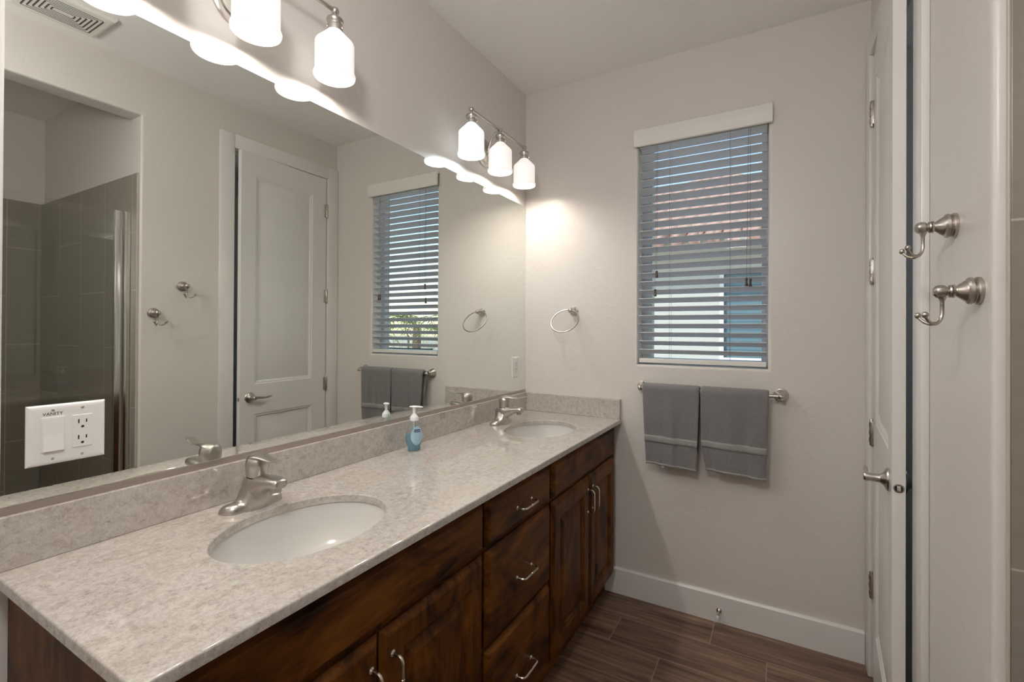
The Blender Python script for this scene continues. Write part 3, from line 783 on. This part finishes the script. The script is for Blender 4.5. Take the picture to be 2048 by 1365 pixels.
# ------------------------------------------------------------------ window blind
t = thing('window_blind', ((wx0+wx1)/2, D, 2.33), 'pale horizontal slat blind with cream valance covering the window', 'blind')
bm = BM()
prof = [(D-.0005, 2.382), (D-.022, 2.384), (D-.028, 2.378), (D-.0305, 2.356), (D-.0300, 2.330), (D-.0265, 2.316), (D-.0275, 2.308), (D-.0255, 2.299), (D-.020, 2.294), (D-.016, 2.298), (D-.016, 2.370), (D-.0005, 2.370)]
prism(bm, prof, 'x', .6380, 1.2550); obj('valance', bm, 'valance', t, 25)
bm = BM(); box(bm, wx0+.004, wx1-.004, D+.006, D+.050, 2.293, 2.338, .003); obj('headrail', bm, 'blind', t, 0)
bx0, bx1 = wx0+.006, wx1-.006
tilt = math.radians(24.5); pitch = .0431; NS = 25; zb0 = 1.2440
def slat_mesh():
    bm = BM(); R = []
    for x in (bx0, bx1):
        pts = []
        n = 8
        for i in range(n+1):
            s = -.0250+.050*i/n; c = .0022*(1-(s/.025)**2); pts.append((s, c+.0014))
        for i in range(n, -1, -1):
            s = -.0250+.050*i/n; c = .0022*(1-(s/.025)**2); pts.append((s, c-.0014))
        R.append([(x, D+.030 + s*math.cos(tilt) + c*math.sin(tilt), -s*math.sin(tilt) + c*math.cos(tilt)) for s, c in pts])
    return loft(bm, R)
sm_ = None
for i in range(NS):
    z = zb0+.012+pitch*i
    if z > 2.30: break
    if sm_ is None:
        b = slat_mesh(); b.transform(Matrix.Translation((0, 0, 2.33))); sm_ = obj('slat', b, 'blind', t, 40); s_ = sm_
    else:
        s_ = sm_.copy(); COL.objects.link(s_); s_.parent = t
    s_.location = (0, 0, z-2.33)
bm = BM(); box(bm, bx0, bx1, D+.008, D+.052, 1.1985, 1.2205, .003); obj('bottom_rail', bm, 'valance', t, 0)
for x in (.8088, 1.0812):
    bm = BM()
    for yy in (D+.0055, D+.0545): tube(bm, [(x, yy, 1.222), (x, yy, 2.293)], .0007, 6)
    obj('ladder_cord', bm, 'cord', t)
    for k in (0,):
        bm = BM(); lathe(bm, [(.0001, 0), (.006, .0), (.006, .003), (.0001, .003)], (x, D+.030, 1.1960), seg=12); obj('rail_button', bm, 'tassel', t)
for x, zend in ((.7493, 1.6596), (.7422, 1.5671), (1.1514, 1.6021), (1.1675, 1.5995)):
    x2 = (.7515 if x > .745 else .7455) if x < 1 else (1.1585 if x < 1.16 else 1.1660)
    bm = BM(); tube(bm, [(x2, D-.004, 2.292), (x, D-.006, zend)], .0008, 6); pc = obj('pull_cord', bm, 'cord', t)
    bm = BM(); lathe(bm, [(.0001, .002), (.0050, .0015), (.0058, -.002), (.0040, -.012), (.0046, -.020), (.0074, -.028), (.0070, -.033), (.0001, -.035)], (x, D-.006, zend), seg=14)
    obj('tassel', bm, 'tassel', pc)

# ------------------------------------------------------------------ towel bar, towels, ring
def rosette(bm, x, y, z, out, r=.0255):
    lathe(bm, [(r, .0005), (r, .006), (r*.93, .009), (r*.86, .0095), (r*.88, .014), (r*.72, .021), (r*.45, .030), (r*.37, .040), (r*.42, .044), (r*.50, .047), (r*.42, .050)], (x, y, z), (0, -1, 0), 32)
YB = D-.066; ZB = 1.0790
t = thing('towel_bar', (.988, D, ZB), 'brushed nickel towel bar below the window holding two grey towels', 'towel bar')
for x in (.6840, 1.2900):
    bm = BM(); rosette(bm, x, D, ZB, 1, .0300); ball(bm, (x, YB, ZB), .0125); obj('post', bm, 'nickel', t)
bm = BM(); tube(bm, [(.6760, YB, ZB), (1.3015, YB, ZB)], .0082, 16); obj('bar', bm, 'nickel', t)
def make_towel(x0, x1, zf, zbk, seed, label, skew, tagx=None):
    rnd = random.Random(seed)
    t = thing('bath_towel', ((x0+x1)/2, YB, ZB+.025), label, 'towel', 'grey towels on the bar')
    T = .0085; r0 = .0095
    path = []   # centre path (y,z) and outward normal, front bottom -> over bar -> back bottom
    rr = r0+T*1.02
    zt = ZB
    nF, nB = 34, 18
    for i in range(nF): path.append((YB-rr, zf+(zt-zf)*i/nF, -1, 0))
    for i in range(9):
        a = PI - PI*i/8; path.append((YB+rr*math.cos(a), zt+rr*math.sin(a), math.cos(a), math.sin(a)))
    for i in range(1, nB+1): path.append((YB+rr, zt+(zbk-zt)*i/nB, 1, 0))
    NX = 44
    ph = [rnd.uniform(0, 6.28) for _ in range(4)]
    def disp(u, y, z, ny):
        d = max(0, zt-z)
        fr = ny < .1
        A = min(1, d/.20)
        h = A*(.0042*math.sin(2*PI*(u*1.9)+ph[0]+d*2) + .0026*math.sin(2*PI*u*3.6+ph[1]-d*4) + .0012*math.sin(2*PI*u*7+ph[2]))
        return h*(1 if fr else -.25)
    def width(u, z, ny):
        d = max(0, zt-z); w = x1-x0
        l = x0 + skew[0]*max(0, d)/.38 + skew[2]*max(0, d-.26)/.12; r_ = x1 + skew[1]*max(0, d)/.38
        return l+(r_-l)*u
    bm = BM(); V = {}
    def pt(i, j, side):
        y, z, ny, nz = path[i]; u = j/NX
        k = T*side; e = min(u, 1-u); rnd_ = 1 - .55*max(0, 1-e/.035)**2     # rounded long edges
        dn = disp(u, y, z, ny)
        if side < 0: k = -T
        k *= rnd_
        yy = y + ny*k - (dn if ny < .1 else -dn)
        if ny >= .1: yy = min(yy, D-.004)
        zz = z + nz*k
        sag = (.012*u if ny < .1 else 0)*0
        endround = 0
        return (width(u, z, ny), yy, zz - sag + (skew[3]*u if z < zf+.30 and ny < .1 else 0)*min(1, (zf+.30-z)/.30))
    outer = [[bm.verts.new(pt(i, j, 1)) for j in range(NX+1)] for i in range(len(path))]
    inner = [[bm.verts.new(pt(i, j, -1)) for j in range(NX+1)] for i in range(len(path))]
    n = len(path)
    for i in range(n-1):
        for j in range(NX):
            bm.faces.new((outer[i][j], outer[i][j+1], outer[i+1][j+1], outer[i+1][j])); bm.faces.new((inner[i][j+1], inner[i][j], inner[i+1][j], inner[i+1][j+1]))
        for j in (0, NX): bm.faces.new((outer[i][j], outer[i+1][j], inner[i+1][j], inner[i][j]))
    for i in (0, n-1):
        for j in range(NX): bm.faces.new((outer[i][j], outer[i][j+1], inner[i][j+1], inner[i][j]))
    cl = obj('terry_cloth', bm, 'terry', t, 60)
    # woven band and stitched hem laid on the front face
    for nm, i0, i1, off in (('woven_band', 10, 13, .0012), ('hem', 0, 1, .0015)):
        bm = BM()
        rows = []
        for i in range(i0, i1+1):
            row = []
            for j in range(NX+1):
                p = Vector(pt(i, j, 1)); row.append(bm.verts.new((p.x, p.y-off, p.z)))
            rows.append(row)
        for a, b in zip(rows, rows[1:]):
            for j in range(NX): bm.faces.new((a[j], a[j+1], b[j+1], b[j]))
        o = obj(nm, bm, 'woven', t, 60); md = o.modifiers.new('thickness', 'SOLIDIFY'); md.thickness = .002; md.offset = 0
    if tagx:
        bm = BM(); p = pt(0, int(NX*(tagx-x0)/(x1-x0)), 1); box(bm, p[0]-.006, p[0]+.006, p[1]+.003, p[1]+.0045, p[2]-.010, p[2]+.012, .0004); obj('care_tag', bm, MAT['pump'], t, 0)
    return t
make_towel(.7000, .9625, .7190, .79, 3, 'folded grey bath towel on the left half of the towel bar', (.022, -.012, 0, -.010), .795)
make_towel(.9655, 1.2445, .7235, .87, 11, 'folded grey bath towel on the right half of the towel bar', (.010, -.010, .022, -.012))

t = thing('towel_ring', (.3047, D, 1.4688), 'brushed nickel towel ring on the wall right of the mirror', 'towel ring')
bm = BM(); rosette(bm, .3047, D, 1.4688, 1, .0245); ball(bm, (.3047, D-.048, 1.4688), .0135); obj('rosette', bm, 'nickel', t)
bm = BM(); tl = math.radians(38); cr = Vector((.2915, D-.050, 1.4720)); r_ = .0770
cen = cr + Vector((0, -math.sin(tl)*r_, -math.cos(tl)*r_))
tube(bm, [cen + Vector((r_*math.cos(a), math.sin(tl)*r_*math.sin(a), math.cos(tl)*r_*math.sin(a))) for a in [2*PI*i/64 for i in range(64)]], .0040, 10, closed=True)
obj('ring', bm, 'nickel', t)

# ------------------------------------------------------------------ robe hooks on the right wall
def make_hook(y, z, label):
    p = MR @ Vector((0, y-D, z))
    t = thing('robe_hook', p, label, 'robe hook', 'double robe hooks on the right wall')
    def tr(bm): bm.transform(MR @ Matrix.Translation((0, y-D, z)) @ Matrix.Diagonal((.87, 1, 1, 1))); return bm
    bm = BM(); lathe(bm, [(.0265, .0004), (.0265, .006), (.0250, .0085), (.0232, .009), (.0232, .0105), (.0262, .015), (.0255, .0200), (.0205, .0235), (.0195, .026), (.0125, .036), (.0098, .0395), (.0095, .041), (.0130, .0425), (.0132, .046), (.0105, .0475), (.0128, .0490), (.0118, .052), (.0085, .053), (.0085, .056)], (0, 0, 0), (-1, 0, 0), 32)
    obj('rosette', tr(bm), 'bronze', t)
    bm = BM(); lathe(bm, [(.0088, .055), (.0095, .056), (.0125, .060), (.0132, .067), (.0115, .074), (.007, .0785), (.0001, .080)], (0, 0, 0), (-1, 0, 0), 24); obj('knob_end', tr(bm), 'bronze', t)
    bm = BM(); xk = -.063
    lathe(bm, [(.0085, .011), (.0070, .0135), (.0042, .020), (.0040, .026)], (xk, 0, 0), (0, 0, -1), 18)
    for s in (-1, 1):
        pts = [(xk, 0, -.022), (xk, 0, -.030)] + bez((xk, 0, -.036), (xk+.002, s*.002, -.068), (xk-.024, s*.014, -.073), (xk-.036, s*.027, -.048), 12)
        tube(bm, pts, [.0040]*4+[.0036]*6+[.0031]*5, 10); ball(bm, (xk-.036, s*.027, -.0465), .0066, 14)
    obj('double_prong', tr(bm), 'bronze', t, 50)
    return t
make_hook(1.3590, 1.5938, 'upper double robe hook, nearer the door on the right wall')
make_hook(1.2200, 1.4415, 'lower double robe hook, nearer the shower on the right wall')

# door stop on the back baseboard
t = thing('door_stop', (1.0416, D-.015, .0570), 'small nickel door stop on the white baseboard', 'door stop')
bm = BM(); lathe(bm, [(.0115, .0003), (.0115, .003), (.007, .0055), (.0045, .009), (.0042, .048), (.0055, .050)], (1.0416, D-.015, .057), (0, -1, -.05), 20); obj('stem', bm, 'bronze', t)
bm = BM(); lathe(bm, [(.0055, .0), (.0062, .002), (.0060, .010), (.004, .012), (.0001, .0122)], Vector((1.0416, D-.015, .057))+Vector((0, -1, -.05)).normalized()*.050, (0, -1, -.05), 18); obj('rubber_tip', bm, MAT['pump'], t)

# ------------------------------------------------------------------ exhaust fan grille on the ceiling
t = thing('exhaust_fan_grille', (1.400, .79, H), 'white louvred exhaust fan grille on the ceiling', 'vent')
gx0, gx1, gy0, gy1 = 1.2818, 1.519, .640, .937
bm = BM(); R = []
for dz, i in ((0, 0), (-.006, 0), (-.016, .008), (-.018, .016)):
    R.append([(gx0+i, gy0+i, H-.0003+dz), (gx1-i, gy0+i, H-.0003+dz), (gx1-i, gy1-i, H-.0003+dz), (gx0+i, gy1-i, H-.0003+dz)])
loft(bm, R); obj('grille_frame', bm, 'valance', t, 0)
gcx, gcy = (gx0+gx1)/2, (gy0+gy1)/2
bm = BM(); bl = BM()
for k in range(6):
    a = .020+.0125*k; hx, hy = .012+.0128*k, .036+.0150*k+.0
    hx2 = min(hx, (gx1-gx0)/2-.03); hy2 = min(hy, (gy1-gy0)/2-.03)
    for s in (-1, 1):
        box(bl, gcx-hx2, gcx+hx2, gcy+s*hy2-.0028, gcy+s*hy2+.0028, H-.0192, H-.0175)
        box(bl, gcx+s*(hx2+.004)-.0014, gcx+s*(hx2+.004)+.0014, gcy-hy2, gcy+hy2, H-.0192, H-.0175)
obj('louvre_slots', bl, MAT['dark2'] if 'dark2' in MAT else plain('grey_louvre_gap', (.10, .09, .075), .8), t, 0)

# ------------------------------------------------------------------ shower enclosure
xg = .097
t = thing('shower_door', MR @ Vector((xg, ry(.5), .10)), 'frameless glass shower door with bright metal jamb strips', 'shower door')
bm = rbox(xg-.004, xg+.004, SH[0]+.01, 1.0860, .115, 1.968); obj('glass_panel', bm, 'glass', t, 0)
bm = rbox(xg-.012, xg+.012, 1.0870, 1.1180, .102, 1.971, .002); obj('hinge_stile', bm, 'chrome', t)
bm = rbox(xg-.014, xg+.014, 1.1270, 1.1525, .102, 1.971, .002); obj('wall_jamb', bm, 'chrome', t)
bm = rbox(xg-.014, xg+.014, SH[0]+.005, 1.1260, .100, .113, .002); obj('bottom_track', bm, 'chrome', t)

# ================================================================== OUTSIDE
struct('ground', wallgrid(-14, 26, -14, 34, [(-.16, XR+.01, YF-.16, D+.165)], -.15, -.35, lambda u, v, w: (u, v, w)), 'ground', smooth=0)['kind'] = 'structure'
FY = 8.0
t = thing('neighbor_house', (0, FY, -.15), 'pale stucco house with red tile roof outside the window', 'house')
bm = wallgrid(-5.0, 2.6, -.15, 2.75, [(.50, 1.75, .93, 2.28)], FY, FY+.2, lambda u, v, w: (u, w, v)); obj('stucco_wall', bm, 'stucco', t, 0)
bm = BM(); box(bm, -5.6, 3.2, FY-.50, FY+.02, 2.60, 2.74); obj('eave', bm, 'stucco', t, 0)
tr = NT('terracotta_roof_tile'); p = tr.geo(); x, y, z = tr.xyz(p)
rib = tr.m('ABSOLUTE', tr.m('SINE', tr.m('MULTIPLY', x, 13.5))); row = tr.m('FRACT', tr.m('MULTIPLY', y, 2.6))
n = tr.noise(p, 3, 3); tr.P(color=tr.mix(n, (.42, .25, .18), (.62, .42, .33)), rough=.85); tr.bump(tr.m('ADD', rib, tr.m('MULTIPLY', row, .6)), 1.0, .06)
bm = BM(); ex0, ex1, ey0, ey1 = -5.7, 3.3, FY-.55, FY+11.5
rz = 2.72; px0, px1, py, pz = -.55, .35, 13.4, 5.45
vv = [bm.verts.new(q) for q in ((ex0, ey0, rz), (ex1, ey0, rz), (ex1, ey1, rz), (ex0, ey1, rz), (px0, py, pz), (px1, py, pz))]
for f in ((0, 1, 5, 4), (1, 2, 5), (2, 3, 4, 5), (3, 0, 4), (3, 2, 1, 0)): bm.faces.new([vv[i] for i in f])
roof = obj('tile_roof', bm, tr.mat, t, 0)
bm = BM()
for k in range(34):
    x_ = ex0+.12+k*.262
    tube(bm, [(x_, ey0-.04, rz-.01), (x_, ey0+.45, rz+.235)], .085, 10)
obj('eave_tiles', bm, tr.mat, t, 40)
bm = BM()
for a in ((.47, .53, .90, 2.31), (1.70, 1.78, .90, 2.31), (1.08, 1.13, .93, 2.28)): box(bm, a[0], a[1], FY-.02, FY+.06, a[2], a[3])
for a in ((.90, .95), (2.26, 2.31)): box(bm, .53, 1.70, FY-.02, FY+.06, *a)
wfr = obj('window_frame', bm, 'trim', t, 0)
gl = NT('teal_window_glass'); p = gl.geo(); x, y, z = gl.xyz(p)
st_ = gl.m('LESS_THAN', gl.m('FRACT', gl.m('MULTIPLY', z, 16)), .22)
gl.P(color=gl.mix(st_, (.13, .215, .25), (.075, .135, .165)), rough=.2)
bm = BM(); box(bm, .50, 1.74, FY+.08, FY+.10, .93, 2.28); obj('window_pane', bm, gl.mat, wfr, 0)

lw = obj('garden_wall', box(BM(), 5.4, 16.0, 15.0, 15.25, -.15, 1.08), 'stucco', smooth=0, origin=(10.7, 15.1, -.15))
tag(lw, 'low pale garden wall far outside the window, seen in the mirror', 'garden wall')
leafm = NT('palm_green'); n = leafm.noise(leafm.geo(), 5, 3); leafm.P(color=leafm.mix(n, (.09, .16, .05), (.36, .42, .17)), rough=.6)
def foliage(name, c, r, n, seed, label, cat, tall=1.0, group=None):
    rnd = random.Random(seed); t = thing(name, c, label, cat, group); bm = BM()
    for i in range(n):
        th, ph_ = rnd.uniform(0, 2*PI), math.acos(rnd.uniform(-.2, 1)); q = r*rnd.uniform(.55, 1)**.5
        p = Vector((q*math.sin(ph_)*math.cos(th), q*math.sin(ph_)*math.sin(th), q*tall*max(.05, math.cos(ph_)))) + Vector(c) + Vector((0, 0, .1))
        d = (p-Vector(c)+Vector((rnd.uniform(-.5, .5), rnd.uniform(-.5, .5), rnd.uniform(-.1, .6)))).normalized()
        s = d.orthogonal().normalized(); L = rnd.uniform(.12, .26); w = L*.16
        a, b_, e, f_ = p, p+d*L*.5+s*w, p+d*L, p+d*L*.5-s*w
        bm.faces.new([bm.verts.new(k) for k in (a, b_, e, f_)])
    obj('leaves', bm, leafm.mat, t, 0)
    bm = BM(); tube(bm, [Vector(c), Vector(c)+Vector((0, 0, r*tall*.8))], .04, 8); obj('stem', bm, plain(name+'_stem', (.2, .14, .09), .9), t)
    return t
def palm(c, h, seed, label):
    rnd = random.Random(seed); t = thing('palm_tree', c, label, 'palm tree', 'palms outside'); top = Vector(c)+Vector((0, 0, h))
    bm = BM(); tube(bm, [Vector(c), Vector(c)+Vector((.04, 0, h*.5)), top], [.14, .11, .10], 12); obj('trunk', bm, plain('palm_trunk', (.24, .17, .11), .9), t)
    for k in range(15):
        a = 2*PI*k/15+rnd.uniform(-.2, .2); el = rnd.uniform(-.1, .95); L = rnd.uniform(.9, 1.3)
        d = Vector((math.cos(a), math.sin(a), 0)); bm = BM()
        pts = bez(top, top+d*L*.4+Vector((0, 0, L*.45*el+.1)), top+d*L*.8+Vector((0, 0, L*.4*el)), top+d*L+Vector((0, 0, -.25*L+.3*el)), 12)
        tube(bm, pts, .012, 6)
        for i in range(2, 13):
            p = pts[i]; tg = (pts[i]-pts[i-1]).normalized(); s = tg.cross(Vector((0, 0, 1))).normalized()
            for sd in (-1, 1):
                tip = p+(s*sd*.30+tg*.22+Vector((0, 0, -.10)))*(1-.04*i); q = p+(tip-p)*.4+Vector((0, 0, .012))
                bm.faces.new([bm.verts.new(v) for v in (p-tg*.012, q+tg*.02, tip, q-tg*.02)])
        obj('frond', bm, leafm.mat, t, 0)
    return t
palm((6.45, 8.9, -.15), 1.55, 5, 'larger palm with arching fronds outside the window, seen in the mirror')
palm((9.6, 9.9, -.15), 1.35, 8, 'smaller palm far behind the larger one, seen in the mirror')
foliage('shrub', (4.25, 8.55, -.15), .62, 700, 2, 'round green shrub low outside the window, right of the palm in the mirror', 'shrub', 1.45, 'shrubs outside')
foliage('shrub', (10.6, 13.2, -.15), 1.0, 700, 4, 'tall pale green shrub behind the palms, left edge of the window in the mirror', 'shrub', 1.6, 'shrubs outside')
foliage('shrub', (7.9, 13.2, -.15), 1.0, 700, 6, 'broad pale shrub behind the palms, mid window in the mirror', 'shrub', 1.5, 'shrubs outside')
t = thing('iron_fence', (5.9, 7.7, -.15), 'low dark iron railing at the bottom of the window in the mirror', 'fence')
bm = BM()
for zz in (.0, .93): box(bm, 5.0, 7.2, 7.69, 7.72, zz, zz+.03)
obj('rails', bm, 'dark', t, 0)
for k in range(17):
    x_ = 5.05+k*.13; bm = BM(); box(bm, x_, x_+.018, 7.695, 7.713, -.15, .93); obj('picket', bm, 'dark', t, 0)
